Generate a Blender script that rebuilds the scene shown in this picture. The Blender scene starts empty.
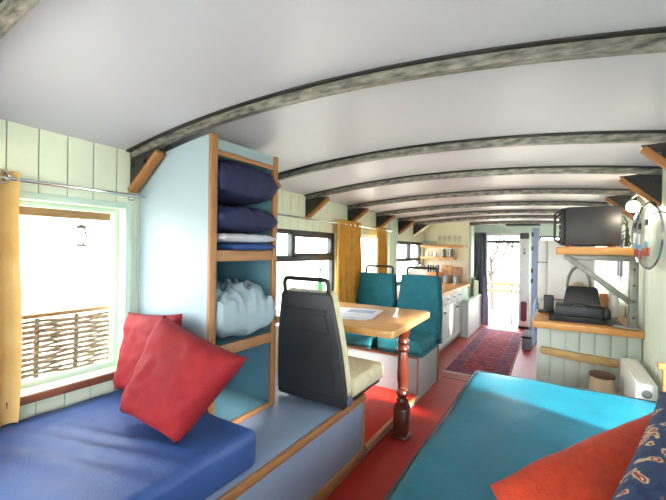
import bpy, bmesh, math, random
from mathutils import Vector, Matrix, noise
random.seed(7)
S = bpy.context.scene
C = S.collection
PI = math.pi

# ------------------------------------------------------------ camera
F_PX, YAW, PITCH, ROLL, EYE = 365.0, math.radians(31.8), math.radians(-.2), math.radians(.9), 1.2
cy, sy = math.cos(YAW), math.sin(YAW)
rt = Vector((cy, sy, 0)); fd = Vector((-sy, cy, 0)); up = Vector((0, 0, 1))
f2 = fd*math.cos(PITCH)+up*math.sin(PITCH); u2 = up*math.cos(PITCH)-fd*math.sin(PITCH)
r3 = rt*math.cos(ROLL)+u2*math.sin(ROLL); u3 = u2*math.cos(ROLL)-rt*math.sin(ROLL)
cam = bpy.data.cameras.new('camera'); cam.lens = F_PX/666*36; cam.sensor_width = 36; cam.clip_start = .02
co = bpy.data.objects.new('camera', cam); C.objects.link(co); S.camera = co
M = Matrix((r3, u3, -f2)).transposed().to_4x4(); M.translation = (0, 0, EYE); co.matrix_world = M

# ------------------------------------------------------------ world, sun, exposure
S.view_settings.view_transform = 'Standard'; S.view_settings.look = 'None'
S.view_settings.gamma = 1; S.view_settings.use_curve_mapping = False
S.view_settings.exposure = 1.4
w = bpy.data.worlds.new('sky'); S.world = w; w.use_nodes = True
bgn = w.node_tree.nodes['Background']; bgn.inputs[0].default_value = (.93, .97, 1, 1); bgn.inputs[1].default_value = 5.5
sun = bpy.data.lights.new('sun', 'SUN'); sun.energy = 14; sun.angle = math.radians(6); sun.color = (1, .93, .82)
so = bpy.data.objects.new('sun', sun); C.objects.link(so); so.location = (8, -2, 5)
so.rotation_euler = Vector((-1, .33, -.5)).to_track_quat('-Z', 'Y').to_euler()
def portal(name, loc, rot, sx, sz):            # marks a window opening for sampling the sky; gives no light itself
    l = bpy.data.lights.new(name, 'AREA'); l.shape = 'RECTANGLE'; l.size = sx; l.size_y = sz
    l.cycles.is_portal = True
    o = bpy.data.objects.new(name, l); C.objects.link(o); o.location = loc; o.rotation_euler = rot
LW, RW = -1.83, .45
YB, YF = -1.7, 6.6
for (a, b, z0, z1) in ((.05, .99, .6, 1.38), (1.9, 3.01, .62, 1.35), (3.3, 4.2, .64, 1.36), (4.55, 5.6, .72, 1.32)):
    portal('portal', (LW-.11, (a+b)/2, (z0+z1)/2), (0, -PI/2, 0), z1-z0, b-a)
for (a, b, z0, z1) in ((-1.3, -.1, .62, 1.4), (.52, .80, 1.25, 1.38), (1.68, 2.24, .515, 1.42), (3.8, 4.22, .95, 1.36)):
    portal('portal', (RW+.11, (a+b)/2, (z0+z1)/2), (0, PI/2, 0), z1-z0, b-a)
portal('portal', (-.69, YB-.11, 1.05), (PI/2, 0, PI), 1.7, 1.0)
portal('portal', (.07, YF+.12, 1.02), (-PI/2, 0, PI), .7, .85)
portal('portal', (-.79, YF+.12, .76), (-PI/2, 0, PI), .54, 1.5)

# ------------------------------------------------------------ materials
def hx(h):
    v = [int(h[i:i+2], 16)/255 for i in (0, 2, 4)]
    return tuple(c/12.92 if c <= .04045 else ((c+.055)/1.055)**2.4 for c in v)
def mat(name, h, rough=.5, metal=0, var=.06, scale=8, bump=0, bscale=60, h2=None, stretch=(1, 1, 1), sheen=0, trans=0, emit=0, alpha=1, coat=0):
    m = bpy.data.materials.new(name); m.use_nodes = True
    nt = m.node_tree; n = nt.nodes; l = nt.links
    p = n['Principled BSDF']
    c = hx(h); p.inputs['Base Color'].default_value = (*c, 1)
    p.inputs['Roughness'].default_value = rough; p.inputs['Metallic'].default_value = metal
    if sheen: p.inputs['Sheen Weight'].default_value = sheen
    if coat: p.inputs['Coat Weight'].default_value = coat
    if trans: p.inputs['Transmission Weight'].default_value = trans; p.inputs['IOR'].default_value = 1.45
    if alpha < 1: p.inputs['Alpha'].default_value = alpha
    if emit:
        p.inputs['Emission Color'].default_value = (*c, 1); p.inputs['Emission Strength'].default_value = emit
    tc = n.new('ShaderNodeTexCoord'); mp = n.new('ShaderNodeMapping'); mp.inputs['Scale'].default_value = stretch
    l.new(tc.outputs['Object'], mp.inputs['Vector'])
    if var or h2:
        nz = n.new('ShaderNodeTexNoise'); nz.inputs['Scale'].default_value = scale; nz.inputs['Detail'].default_value = 4
        l.new(mp.outputs[0], nz.inputs['Vector'])
        rp = n.new('ShaderNodeValToRGB'); rp.color_ramp.elements[0].position = .3; rp.color_ramp.elements[1].position = .7
        c2 = hx(h2) if h2 else tuple(min(1, x*(1+var)) for x in c)
        c1 = c if h2 else tuple(x*(1-var) for x in c)
        rp.color_ramp.elements[0].color = (*c1, 1); rp.color_ramp.elements[1].color = (*c2, 1)
        l.new(nz.outputs['Fac'], rp.inputs[0]); l.new(rp.outputs[0], p.inputs['Base Color'])
    if bump:
        nb = n.new('ShaderNodeTexNoise'); nb.inputs['Scale'].default_value = bscale; nb.inputs['Detail'].default_value = 3
        l.new(mp.outputs[0], nb.inputs['Vector'])
        b = n.new('ShaderNodeBump'); b.inputs['Strength'].default_value = bump; b.inputs['Distance'].default_value = .01
        l.new(nb.outputs['Fac'], b.inputs['Height']); l.new(b.outputs[0], p.inputs['Normal'])
    return m
MT = {}
MT['wall'] = mat('pale_green_boards', 'dfe8d2', .55, var=.02)
MT['green'] = mat('pale_mint_paint', 'c9e0d2', .5, var=.02)
MT['groove'] = mat('board_backing', 'b9c4a8', .8)
MT['cream'] = mat('cream_paint', 'efeccc', .6, var=.02)
MT['ceil'] = mat('white_ceiling_panel', 'c6c3cd', .42, var=.015, scale=2)
MT['floor'] = mat('red_floor_paint', '9c1c10', .45, var=.1, scale=5, bump=.05)
MT['step'] = mat('red_step_paint', 'b0200f', .45, var=.08)
MT['blue'] = mat('blue_grey_paint', '8698b4', .4, var=.03)
MT['tower'] = mat('pale_blue_paint', '94a7b2', .45, var=.03, scale=4)
MT['tealpaint'] = mat('teal_blue_paint', '6c9aad', .5, var=.04)
MT['grey'] = mat('grey_plinth_paint', '9aa0a6', .55, var=.04)
MT['sage'] = mat('sage_grey_boards', 'b4bfb4', .55, var=.03)
MT['pine'] = mat('orange_pine', '946540', .5, h2='aa7b50', scale=6, stretch=(6, 6, 1), bump=.05)
MT['pineh'] = mat('pine_board', '946540', .5, h2='aa7b50', scale=6, stretch=(6, 1, 6), bump=.05)
MT['brace'] = mat('stained_brace', '96602f', .55, h2='a8733f', scale=10, stretch=(2, 6, 2))
MT['ply'] = mat('table_wood', 'c08a4a', .38, h2='d2a064', scale=5, stretch=(1.5, 12, 1), coat=.3)
MT['mahog'] = mat('dark_turned_wood', '42180f', .3, h2='512115', scale=8, coat=.3)
MT['counter'] = mat('oiled_counter_wood', 'c98a48', .4, h2='d89e5e', scale=5, stretch=(2, 14, 2))
MT['raw'] = mat('raw_edge_wood', 'a8854f', .6, h2='c0a06a', scale=6, stretch=(2, 8, 8))
MT['black'] = mat('black_painted_steel', '1d1c1c', .45, var=.1)
MT['shell'] = mat('black_seat_shell', '2b2c30', .45, var=.08, scale=20, bump=.05, bscale=200)
MT['frame'] = mat('black_window_frame', '33383c', .4)
MT['alu'] = mat('scuffed_aluminium', '4c4a47', .45, metal=.5, h2='9e9a93', scale=15, stretch=(1.3, 4, 4), bump=.25, bscale=40)
MT['galv'] = mat('galvanised_steel', '74736c', .45, metal=.6, h2='908e86', scale=20)
MT['chrome'] = mat('chrome', 'c8c8cc', .15, metal=1, var=0)
MT['white'] = mat('white_enamel', 'f2f1ee', .35, var=.01)
MT['offwhite'] = mat('off_white_paint', 'dcd8cc', .6, var=.03)
MT['ochre'] = mat('ochre_curtain', 'bb872f', .85, h2='d39d44', scale=9, bump=.15, bscale=120)
MT['ochre_lit'] = mat('sunlit_ochre_curtain', 'c89f5c', .85, h2='d8b678', scale=9, bump=.15, bscale=120)  # lighter copy of the ochre cloth; sunlight on it is put into the colour
MT['cap'] = mat('slate_blue_plastic', '55597a', .4)
MT['beam'] = mat('brown_beam', '8a6644', .8, h2='9c7852', scale=12, stretch=(8, 1, 8))
MT['mustard'] = mat('mustard_cloth', 'b98e3e', .85, var=.1, bump=.2, bscale=150)
MT['red'] = mat('red_cushion_cloth', '7c0512', .8, h2='8c0917', scale=5, bump=.2, bscale=160)
MT['rust'] = mat('rust_cushion_cloth', 'a82c10', .85, h2='b83816', scale=60, bump=.35, bscale=220)
MT['bluec'] = mat('royal_blue_sheet', '26457f', .55, h2='2f518e', scale=7, bump=.12, bscale=140)
MT['navy'] = mat('navy_pillow_cotton', '151a42', .75, h2='1c224e', scale=8, bump=.1, bscale=120)
MT['sheetw'] = mat('white_cotton', 'd6d8e2', .8, var=.03)
MT['sheetb'] = mat('blue_cotton', '36589c', .8, var=.06)
MT['duvet'] = mat('pale_blue_cotton', '98adb6', .8, var=.05, bump=.15)
MT['teal'] = mat('teal_velour', '0c5c68', .8, h2='106a76', scale=14, bump=.12, bscale=200)
MT['tealbed'] = mat('teal_bed_cover', '06566a', .38, h2='0a6277', scale=6, bump=.08, bscale=90)
MT['tealbed'].node_tree.nodes['Principled BSDF'].inputs['IOR'].default_value = 1.42
MT['piping'] = mat('dark_piping', '20282e', .7)
MT['creamseat'] = mat('cream_moquette', 'd9d3b4', .85, h2='c4bf9e', scale=40, bump=.1)  # cream cloth mottled with a darker cream
MT['paper'] = mat('newsprint', 'cfcfd0', .8, h2='e6e4e0', scale=30)
MT['glass'] = None
MT['greeng'] = mat('green_bottle_glass', '2f9a3c', .1, trans=.5, var=0)
MT['ext'] = mat('weathered_timber', '5e3e22', .8, h2='704c2c', scale=12, stretch=(8, 1, 8))
MT['wattle'] = mat('woven_hazel', '7d6a5a', .85, h2='a8957f', scale=30)
MT['ground'] = mat('pale_gravel', 'cfcabb', .95, h2='b8b49f', scale=3)
MT['bark'] = mat('grey_bark', '38302a', .9, var=.2)
MT['leaf'] = mat('hedge_leaves', '7d9064', .8, var=.2)
MT['lilac'] = mat('lilac_lining', 'b4aecb', .8)
MT['dgrey'] = mat('slate_curtain', '66717f', .85, h2='7a8594', scale=10, sheen=.2)
MT['brown'] = mat('brown_nosing', '7c4a34', .5, h2='8f5a40', scale=8)
MT['cab'] = mat('pale_grey_cabinet', 'd5dde2', .45, var=.02)
MT['tile'] = mat('beige_splashback', 'd8cdb8', .4, var=.04)
MT['bluedoor'] = mat('blue_door_paint', '9fb2d8', .5, var=.05)
MT['crock'] = mat('cream_stoneware', 'd8c4a4', .4, h2='c9b08c', scale=4)
MT['lid'] = mat('dark_wood_lid', '56392c', .5)
MT['bulb'] = mat('lit_bulb', 'fff2d8', .4, var=0, emit=12)
MT['redp'] = mat('red_paint', 'a3202c', .4); MT['skyp'] = mat('sky_blue_paint', '6aa8d8', .4)
MT['orange'] = mat('orange_tin', 'd0733a', .45); MT['amber'] = mat('amber_contents', 'b98048', .3)
MT['maroon'] = mat('magenta_window_film', '7c3a50', .2)
def glass(name, tint=(1, 1, 1), a=.12):
    m = bpy.data.materials.new(name); m.use_nodes = True; nt = m.node_tree; n = nt.nodes
    for x in list(n): n.remove(x)
    o = n.new('ShaderNodeOutputMaterial'); mx = n.new('ShaderNodeMixShader'); t = n.new('ShaderNodeBsdfTransparent'); g = n.new('ShaderNodeBsdfGlossy')
    t.inputs[0].default_value = (*tint, 1); g.inputs['Roughness'].default_value = .03
    fr = n.new('ShaderNodeFresnel'); fr.inputs[0].default_value = 1.45
    ge = n.new('ShaderNodeNewGeometry'); iv = n.new('ShaderNodeMath'); iv.operation = 'SUBTRACT'; iv.inputs[0].default_value = 1; nt.links.new(ge.outputs['Backfacing'], iv.inputs[1])
    ml = n.new('ShaderNodeMath'); ml.operation = 'MULTIPLY'; nt.links.new(fr.outputs[0], ml.inputs[0]); nt.links.new(iv.outputs[0], ml.inputs[1])
    nt.links.new(ml.outputs[0], mx.inputs[0]); nt.links.new(t.outputs[0], mx.inputs[1]); nt.links.new(g.outputs[0], mx.inputs[2])
    nt.links.new(mx.outputs[0], o.inputs[0]); return m
MT['glass'] = glass('window_glass', (.97, .98, .98)); MT['tumbler'] = glass('drinking_glass', (.965, .97, .97)); MT['disc'] = glass('clear_plate_glass', (.8, .83, .86))
# rug: red field with blue-violet border bands and a small repeating figure
def rug_mat(wd, ln):
    m = bpy.data.materials.new('persian_rug'); m.use_nodes = True; nt = m.node_tree; n = nt.nodes; l = nt.links
    p = n['Principled BSDF']; p.inputs['Roughness'].default_value = .95
    tc = n.new('ShaderNodeTexCoord'); sp = n.new('ShaderNodeSeparateXYZ'); l.new(tc.outputs['Object'], sp.inputs[0])
    def mth(op, a, b=None):
        k = n.new('ShaderNodeMath'); k.operation = op
        for i, v in enumerate((a, b)):
            if v is None: continue
            if isinstance(v, (int, float)): k.inputs[i].default_value = v
            else: l.new(v, k.inputs[i])
        return k.outputs[0]
    dx = mth('SUBTRACT', wd/2, mth('ABSOLUTE', sp.outputs[0])); dy = mth('SUBTRACT', ln/2, mth('ABSOLUTE', sp.outputs[1]))
    d = mth('MINIMUM', dx, dy)
    rp = n.new('ShaderNodeValToRGB'); rp.color_ramp.interpolation = 'CONSTANT'; e = rp.color_ramp.elements
    cols = [(0, 'b9a8a0'), (.04, '5a3a58'), (.10, '8d3140'), (.16, '4b4266'), (.40, 'a2525a'), (.46, '8b2f3c')]
    e[0].position, e[0].color = 0, (*hx(cols[0][1]), 1); e[1].position, e[1].color = cols[1][0], (*hx(cols[1][1]), 1)
    for q, h in cols[2:]:
        k = e.new(q); k.color = (*hx(h), 1)
    l.new(mth('MULTIPLY', d, 3.2), rp.inputs[0])
    vo = n.new('ShaderNodeTexVoronoi'); vo.inputs['Scale'].default_value = 15; l.new(tc.outputs['Object'], vo.inputs['Vector'])
    r2 = n.new('ShaderNodeValToRGB'); r2.color_ramp.interpolation = 'CONSTANT'; e = r2.color_ramp.elements
    e[0].position, e[0].color = 0, (*hx('3c3452'), 1); e[1].position, e[1].color = .22, (*hx('b98c88'), 1)
    k = e.new(.3); k.color = (*hx('963a44'), 1); k = e.new(.62); k.color = (*hx('5e3050'), 1)
    l.new(vo.outputs['Distance'], r2.inputs[0])
    mx = n.new('ShaderNodeMix'); mx.data_type = 'RGBA'; mx.inputs[0].default_value = .55
    l.new(rp.outputs[0], mx.inputs[6]); l.new(r2.outputs[0], mx.inputs[7]); l.new(mx.outputs[2], p.inputs['Base Color'])
    return m
def floral():
    m = bpy.data.materials.new('navy_floral_cloth'); m.use_nodes = True; nt = m.node_tree; n = nt.nodes; l = nt.links
    p = n['Principled BSDF']; p.inputs['Roughness'].default_value = .8
    tc = n.new('ShaderNodeTexCoord')
    nz = n.new('ShaderNodeTexNoise'); nz.inputs['Scale'].default_value = 14; l.new(tc.outputs['Object'], nz.inputs['Vector'])
    mxv = n.new('ShaderNodeMix'); mxv.data_type = 'RGBA'; mxv.inputs[0].default_value = .12
    l.new(tc.outputs['Object'], mxv.inputs[6]); l.new(nz.outputs['Color'], mxv.inputs[7])
    vo = n.new('ShaderNodeTexVoronoi'); vo.inputs['Scale'].default_value = 22; l.new(mxv.outputs[2], vo.inputs['Vector'])
    r = n.new('ShaderNodeValToRGB'); r.color_ramp.interpolation = 'CONSTANT'; e = r.color_ramp.elements
    e[0].position, e[0].color = 0, (*hx('d8c8a0'), 1); e[1].position, e[1].color = .10, (*hx('9c2c38'), 1)
    for q, h in ((.24, 'b9ac88'), (.33, '6f5a58'), (.38, '24385e'), (.62, '1c2c50')):
        k = e.new(q); k.color = (*hx(h), 1)
    l.new(vo.outputs['Distance'], r.inputs[0]); l.new(r.outputs[0], p.inputs['Base Color']); return m
MT['floral'] = floral()

# ------------------------------------------------------------ mesh helpers
def merge(bm, t, mx=None):
    if mx is not None: bmesh.ops.transform(t, matrix=mx, verts=t.verts)
    me = bpy.data.meshes.new('tmp'); t.to_mesh(me); t.free(); bm.from_mesh(me); bpy.data.meshes.remove(me)
def box(bm, lo, hi, bev=0, seg=2, mx=None):
    t = bmesh.new(); bmesh.ops.create_cube(t, size=1)
    lo, hi = Vector(lo), Vector(hi); c = (lo+hi)/2; d = hi-lo
    for v in t.verts: v.co = Vector((v.co.x*d.x, v.co.y*d.y, v.co.z*d.z))+c
    if bev: bmesh.ops.bevel(t, geom=t.edges[:], offset=bev, segments=seg, affect='EDGES', profile=.5)
    merge(bm, t, mx); return bm
def bar(bm, a, b, w_, t_, upv=(0, 0, 1), bev=0):
    a, b = Vector(a), Vector(b); z = (b-a); L = z.length; z.normalize(); x = Vector(upv).cross(z)
    if x.length < 1e-4: x = Vector((1, 0, 0)).cross(z)
    x.normalize(); y = z.cross(x)
    m = Matrix((x, y, z)).transposed().to_4x4(); m.translation = a
    return box(bm, (-w_/2, -t_/2, 0), (w_/2, t_/2, L), bev, 2, m)
def tube(bm, pts, r, seg=8, closed=False, caps=True):
    pts = [Vector(p) for p in pts]; n = len(pts); rings = []; px = None
    for i, p in enumerate(pts):
        a = pts[(i-1) % n] if (closed or i) else p; b = pts[(i+1) % n] if (closed or i < n-1) else p
        t = (b-a).normalized()
        if px is None:
            px = t.orthogonal().normalized()
        else:
            px = (px-t*px.dot(t)); px = px.normalized() if px.length > 1e-5 else t.orthogonal().normalized()
        q = t.cross(px); rr = r[i] if isinstance(r, (list, tuple)) else r
        rings.append([bm.verts.new(p+(px*math.cos(2*PI*k/seg)+q*math.sin(2*PI*k/seg))*rr) for k in range(seg)])
    for i in range(n if closed else n-1):
        A, B = rings[i], rings[(i+1) % n]
        for k in range(seg): bm.faces.new((A[k], A[(k+1) % seg], B[(k+1) % seg], B[k]))
    if caps and not closed: bm.faces.new(rings[0][::-1]); bm.faces.new(rings[-1])
    return bm
def lathe(bm, prof, c=(0, 0, 0), seg=20, mx=None):
    t = bmesh.new(); rings = []
    for r, z in prof:
        rings.append([t.verts.new((max(r, .0004)*math.cos(2*PI*k/seg), max(r, .0004)*math.sin(2*PI*k/seg), z)) for k in range(seg)])
    for A, B in zip(rings, rings[1:]):
        for k in range(seg): t.faces.new((A[k], A[(k+1) % seg], B[(k+1) % seg], B[k]))
    t.faces.new(rings[0][::-1]); t.faces.new(rings[-1])
    m = Matrix.Translation(c) if mx is None else mx
    merge(bm, t, m); return bm
def prism(bm, pts, fn, a, b, bev=0):
    t = bmesh.new()
    A = [t.verts.new(fn(p, a)) for p in pts]; B = [t.verts.new(fn(p, b)) for p in pts]; n = len(pts)
    for i in range(n): t.faces.new((A[i], A[(i+1) % n], B[(i+1) % n], B[i]))
    t.faces.new(A[::-1]); t.faces.new(B)
    bmesh.ops.recalc_face_normals(t, faces=t.faces[:])
    if bev: bmesh.ops.bevel(t, geom=[e for e in t.edges], offset=bev, segments=2, affect='EDGES', profile=.5)
    merge(bm, t); return bm
def rounded(pts, r, seg=4):
    out = []; n = len(pts)
    for i in range(n):
        p = Vector(pts[i]); a = (Vector(pts[i-1])-p); b = (Vector(pts[(i+1) % n])-p)
        rr = r[i] if isinstance(r, (list, tuple)) else r
        if rr <= 0: out.append(tuple(p)); continue
        s, e = p+a.normalized()*rr, p+b.normalized()*rr
        for k in range(seg+1):
            t = k/seg; out.append(tuple((1-t)**2*s+2*t*(1-t)*p+t*t*e))
    return out
def pillow(c00, c10, c11, c01, T, n=28, pinch=.06, wr=.006, seed=0, flat=0, power=.5):
    """stuffed cushion on four corner points; flat = how much the underside is squashed"""
    c00, c10, c11, c01 = [Vector(c) for c in (c00, c10, c11, c01)]
    nn = ((c10-c00).cross(c01-c00)+(c11-c01).cross(c11-c10)).normalized()
    bm = bmesh.new(); top = {}; bot = {}
    ctr = (c00+c10+c11+c01)/4
    for i in range(n+1):
        for j in range(n+1):
            u, v = i/n*2-1, j/n*2-1
            q = (c00*(1-u)*(1-v)+c10*(1+u)*(1-v)+c11*(1+u)*(1+v)+c01*(1-u)*(1+v))/4
            k = 1-pinch*((1-u*u)*abs(v)**3+(1-v*v)*abs(u)**3)
            q = ctr+(q-ctr)*k
            h = T/2*(max(0, (1-u**4)*(1-v**4)))**power
            s = Vector((u*2+seed*7.3, v*2, seed)); f = noise.fractal(s*1.6, 1, 2, 3)
            f2_ = math.sin((u*.8+v*1.3)*7+4*noise.noise(s*1.5))*.5
            edge = min(1, h/(T*.2))
            top[i, j] = bm.verts.new(q+nn*(h+wr*(f+f2_)*edge))
            bot[i, j] = top[i, j] if i in (0, n) or j in (0, n) else bm.verts.new(q-nn*(h*(1-flat)+wr*f*.5*edge*(1-flat)))
    for i in range(n):
        for j in range(n):
            bm.faces.new((top[i, j], top[i+1, j], top[i+1, j+1], top[i, j+1]))
            bm.faces.new((bot[i, j], bot[i, j+1], bot[i+1, j+1], bot[i+1, j]))
    bmesh.ops.recalc_face_normals(bm, faces=bm.faces[:])
    return bm
def slab(lo, hi, rad, n=(24, 24), wr=.004, seed=0, side=5, fold=None):
    """soft mattress: grid top with rounded rims, gentle wrinkles"""
    bm = bmesh.new(); box(bm, lo, hi, rad, 4)
    bmesh.ops.subdivide_edges(bm, edges=[e for e in bm.edges if e.calc_length() > .12], cuts=n[0], use_grid_fill=True)
    for v in bm.verts:
        if v.co.z > hi[2]-rad*1.2:
            d = noise.fractal(Vector((v.co.x*4+seed, v.co.y*4, 0)), 1, 2, 3)*wr
            if fold: d += fold(v.co)
            v.co.z += d
        elif wr and v.co.z > lo[2]+.02:
            pass
    return bm
WP = {}
def finish(name, bm, m, smooth=35):
    bmesh.ops.recalc_face_normals(bm, faces=bm.faces[:]) if smooth >= 0 else None
    me = bpy.data.meshes.new(name); bm.to_mesh(me); bm.free()
    me.materials.append(m if not isinstance(m, str) else MT[m])
    for p in me.polygons: p.use_smooth = True
    me.set_sharp_from_angle(angle=math.radians(abs(smooth)))
    o = bpy.data.objects.new(name, me); C.objects.link(o); return o
def obj(name, bm, m, parent=None, local=False, smooth=35, label=None):
    """one mesh object; geometry given in world coordinates unless local"""
    if parent is not None and not local:
        bmesh.ops.translate(bm, verts=bm.verts, vec=-WP[parent.name])
    if parent is None:
        xs = [v.co.x for v in bm.verts]; ys = [v.co.y for v in bm.verts]; zs = [v.co.z for v in bm.verts]
        c = Vector(((min(xs)+max(xs))/2, (min(ys)+max(ys))/2, min(zs)))
        bmesh.ops.translate(bm, verts=bm.verts, vec=-c)
    o = finish(name, bm, m, smooth)
    if parent is None: o.location = c; WP[o.name] = c.copy()
    else: o.parent = parent; WP[o.name] = WP[parent.name].copy()
    if label: o['label'] = label
    return o
def tag(o, label, cat, group=None):
    o['label'] = label; o['category'] = cat
    if group: o['group'] = group
    return o
def thing(name, label, cat, loc=(0, 0, 0), rz=0, group=None):
    o = bpy.data.objects.new(name, None); C.objects.link(o); o.empty_display_size = .05
    o.location = loc; o.rotation_euler = (0, 0, rz); WP[o.name] = Vector(loc); return tag(o, label, cat, group)
def struct(name, bm, m, parent=None, smooth=35):
    o = obj(name, bm, m, parent, smooth=smooth)
    if parent is None: o['kind'] = 'structure'
    return o
def copy_tree(o, parent=None):
    c = o.copy(); C.objects.link(c)
    if parent is not None: c.parent = parent
    WP[c.name] = Vector(c.location)
    for ch in list(o.children): copy_tree(ch, c)
    return c
def B(): return bmesh.new()
def one(name, bm, m, label, cat, group=None, **k): return tag(obj(name, bm, m, **k), label, cat, group)

# ------------------------------------------------------------ shell
XC = (LW+RW)/2
def zc(x, y): return 1.670-.016*(y-1)+max(.046, min(.086, .086-.016*(y-1)))*(1.2996-(x-XC)**2)      # underside of the arched roof
fl = B(); box(fl, (LW-.12, YB-.1, -.06), (RW+.12, YF+.1, 0)); struct('floor', fl, 'floor')
ce = B(); xs = [LW-.12+(RW-LW+.24)*i/24 for i in range(25)]
ys = [YB-.1, 1, 1.5, 2, 2.5, 3, 3.5, 4, 5, YF+.1]
vv = {}
for j, y in enumerate(ys):
    for i, x in enumerate(xs):
        vv[i, j, 0] = ce.verts.new((x, y, zc(x, y))); vv[i, j, 1] = ce.verts.new((x, y, zc(x, y)+.05))
for j in range(len(ys)-1):
    for i in range(24):
        ce.faces.new((vv[i, j, 0], vv[i, j+1, 0], vv[i+1, j+1, 0], vv[i+1, j, 0])); ce.faces.new((vv[i, j, 1], vv[i+1, j, 1], vv[i+1, j+1, 1], vv[i, j+1, 1]))
for j in range(len(ys)-1):
    for i in (0, 24): ce.faces.new((vv[i, j, 0], vv[i, j, 1], vv[i, j+1, 1], vv[i, j+1, 0]))
for i in range(24):
    for j in (0, len(ys)-1): ce.faces.new((vv[i, j, 0], vv[i+1, j, 0], vv[i+1, j, 1], vv[i, j, 1]))
struct('ceiling', ce, 'ceil')
def plank_wall(name, xin, xout, y0, y1, holes, pitch, off, m):
    """tongue and groove boards with window holes, on a thin backing"""
    bm = B(); s = 1 if xin > xout else -1
    cuts = sorted({y0, y1} | {y0+off+k*pitch for k in range(200) if y0 < y0+off+k*pitch < y1})
    for a, b in zip(cuts, cuts[1:]):
        segs = sorted({a, b} | {h[q] for h in holes for q in (0, 1) if a < h[q] < b})
        for i, (c, d) in enumerate(zip(segs, segs[1:])):
            mid = (c+d)/2; zz = [(0, zc(xin, mid)+.02)]
            for h in holes:
                if h[0] < mid < h[1]:
                    zz = [z for lo, hi in zz for z in ((lo, h[2]), (h[3], hi))]
            for lo, hi in zz:
                g0 = .0025 if c == a else 0; g1 = .0025 if d == b else 0
                box(bm, (min(xin, xin-s*.012), c+g0, lo), (max(xin, xin-s*.012), d-g1, hi))
                box(bm, (min(xin-s*.012, xout), c, lo), (max(xin-s*.012, xout), d, hi))
    return struct(name, bm, m)
WL = [(.05, .99, .6, 1.38), (1.9, 3.01, .62, 1.35), (3.3, 4.2, .64, 1.36), (4.55, 5.6, .72, 1.32)]
WR = [(-1.3, -.1, .62, 1.4), (.52, .80, 1.25, 1.38), (1.68, 2.24, .515, 1.42), (3.8, 4.22, .95, 1.36)]
plank_wall('wall_left', LW, LW-.1, YB, YF, WL, .104, .05, 'wall')
plank_wall('wall_right', RW, RW+.1, YB, YF, WR, .11, .03, 'wall')
bw = B()
box(bw, (LW-.1, YB-.1, 0), (RW+.1, YB, .55)); box(bw, (LW-.1, YB-.1, 1.55), (RW+.1, YB, 1.85))
box(bw, (LW-.1, YB-.1, .55), (XC-.85, YB, 1.55)); box(bw, (XC+.85, YB-.1, .55), (RW+.1, YB, 1.55)); struct('wall_back', bw, 'wall')  # rear opening is unseen, added to let daylight in
fw = B(); DX0, DX1 = -1.06, -.52
box(fw, (LW-.1, YF, 0), (DX0, YF+.1, 1.75)); box(fw, (DX1, YF, 0), (-.28, YF+.1, 1.75)); box(fw, (.42, YF, 0), (RW+.1, YF+.1, 1.75)); box(fw, (-.28, YF, 0), (.42, YF+.1, .6)); box(fw, (-.28, YF, 1.45), (.42, YF+.1, 1.75)); box(fw, (DX0, YF, 1.5), (DX1, YF+.1, 1.75))
struct('wall_front', fw, 'green')
fw = B()
for lo, hi in (((-.279, .601), (-.25, 1.449)), ((.39, .601), (.419, 1.449)), ((-.25, .601), (.39, .63)), ((-.25, 1.42), (.39, 1.449))): box(fw, (lo[0], YF+.02, lo[1]), (hi[0], YF+.06, hi[1]), .003)
fw = struct('window_9', fw, 'frame'); g = B(); box(g, (-.26, YF+.038, .62), (.40, YF+.042, 1.43)); obj('pane', g, 'glass', fw)  # unseen front window, added to bring light into the kitchen end
# window frames and panes
def window(k, side, h, bars, m, t=.035, depth=.045, inset=.05):
    s = 1 if side == 'l' else -1; X = LW if side == 'l' else RW
    x0, x1 = X-s*inset, X-s*(inset+depth)
    a, b, z0, z1 = h; bm = B(); xa, xb = min(x0, x1), max(x0, x1)
    for lo, hi in (((a, z0), (a+t, z1)), ((b-t, z0), (b, z1)), ((a+t, z0), (b-t, z0+t)), ((a+t, z1-t), (b-t, z1))):
        box(bm, (xa, lo[0], lo[1]), (xb, hi[0], hi[1]), .003)
    for kind, p, q0, q1, tt in bars:
        if kind == 'h': box(bm, (xa-.004, q0, p-tt/2), (xb+.004, q1, p+tt/2), .003)
        else: box(bm, (xa-.004, p-tt/2, q0), (xb+.004, p+tt/2, q1), .003)
    f = struct('window_%d' % k, bm, m)
    g = B(); box(g, ((xa+xb)/2-.002, a+t/2, z0+t/2), ((xa+xb)/2+.002, b-t/2, z1-t/2)); obj('pane', g, 'glass', f)
    return f
window(1, 'l', WL[0], [], 'green', t=.022, depth=.04)
window(2, 'l', WL[1], [('h', 1.115, 1.94, 2.98, .05), ('v', 2.37, 1.115, 1.34, .05), ('h', 1.15, 2.39, 2.98, .02), ('h', 1.305, 2.39, 2.98, .02), ('v', 2.965, 1.15, 1.31, .03)], 'frame', t=.035, inset=.02)
window(3, 'l', WL[2], [], 'cab', t=.03)
window(4, 'l', WL[3], [('h', 1.06, 4.58, 5.58, .05), ('v', 5.1, 1.06, 1.31, .05)], 'frame', t=.045, inset=.02)
window(5, 'r', WR[0], [('h', 1.15, -1.28, -.12, .04)], 'frame', t=.03, inset=.02)  # out of view behind the camera, added to let daylight in
window(6, 'r', WR[1], [], 'frame', t=.03, inset=.02)  # unseen, made small and high to aim sun at the shelf tower
window(7, 'r', WR[2], [], 'frame', t=.025, inset=.02)
window(8, 'r', WR[3], [('v', 4.0, .97, 1.34, .03)], 'frame', t=.05, inset=.0)
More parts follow.
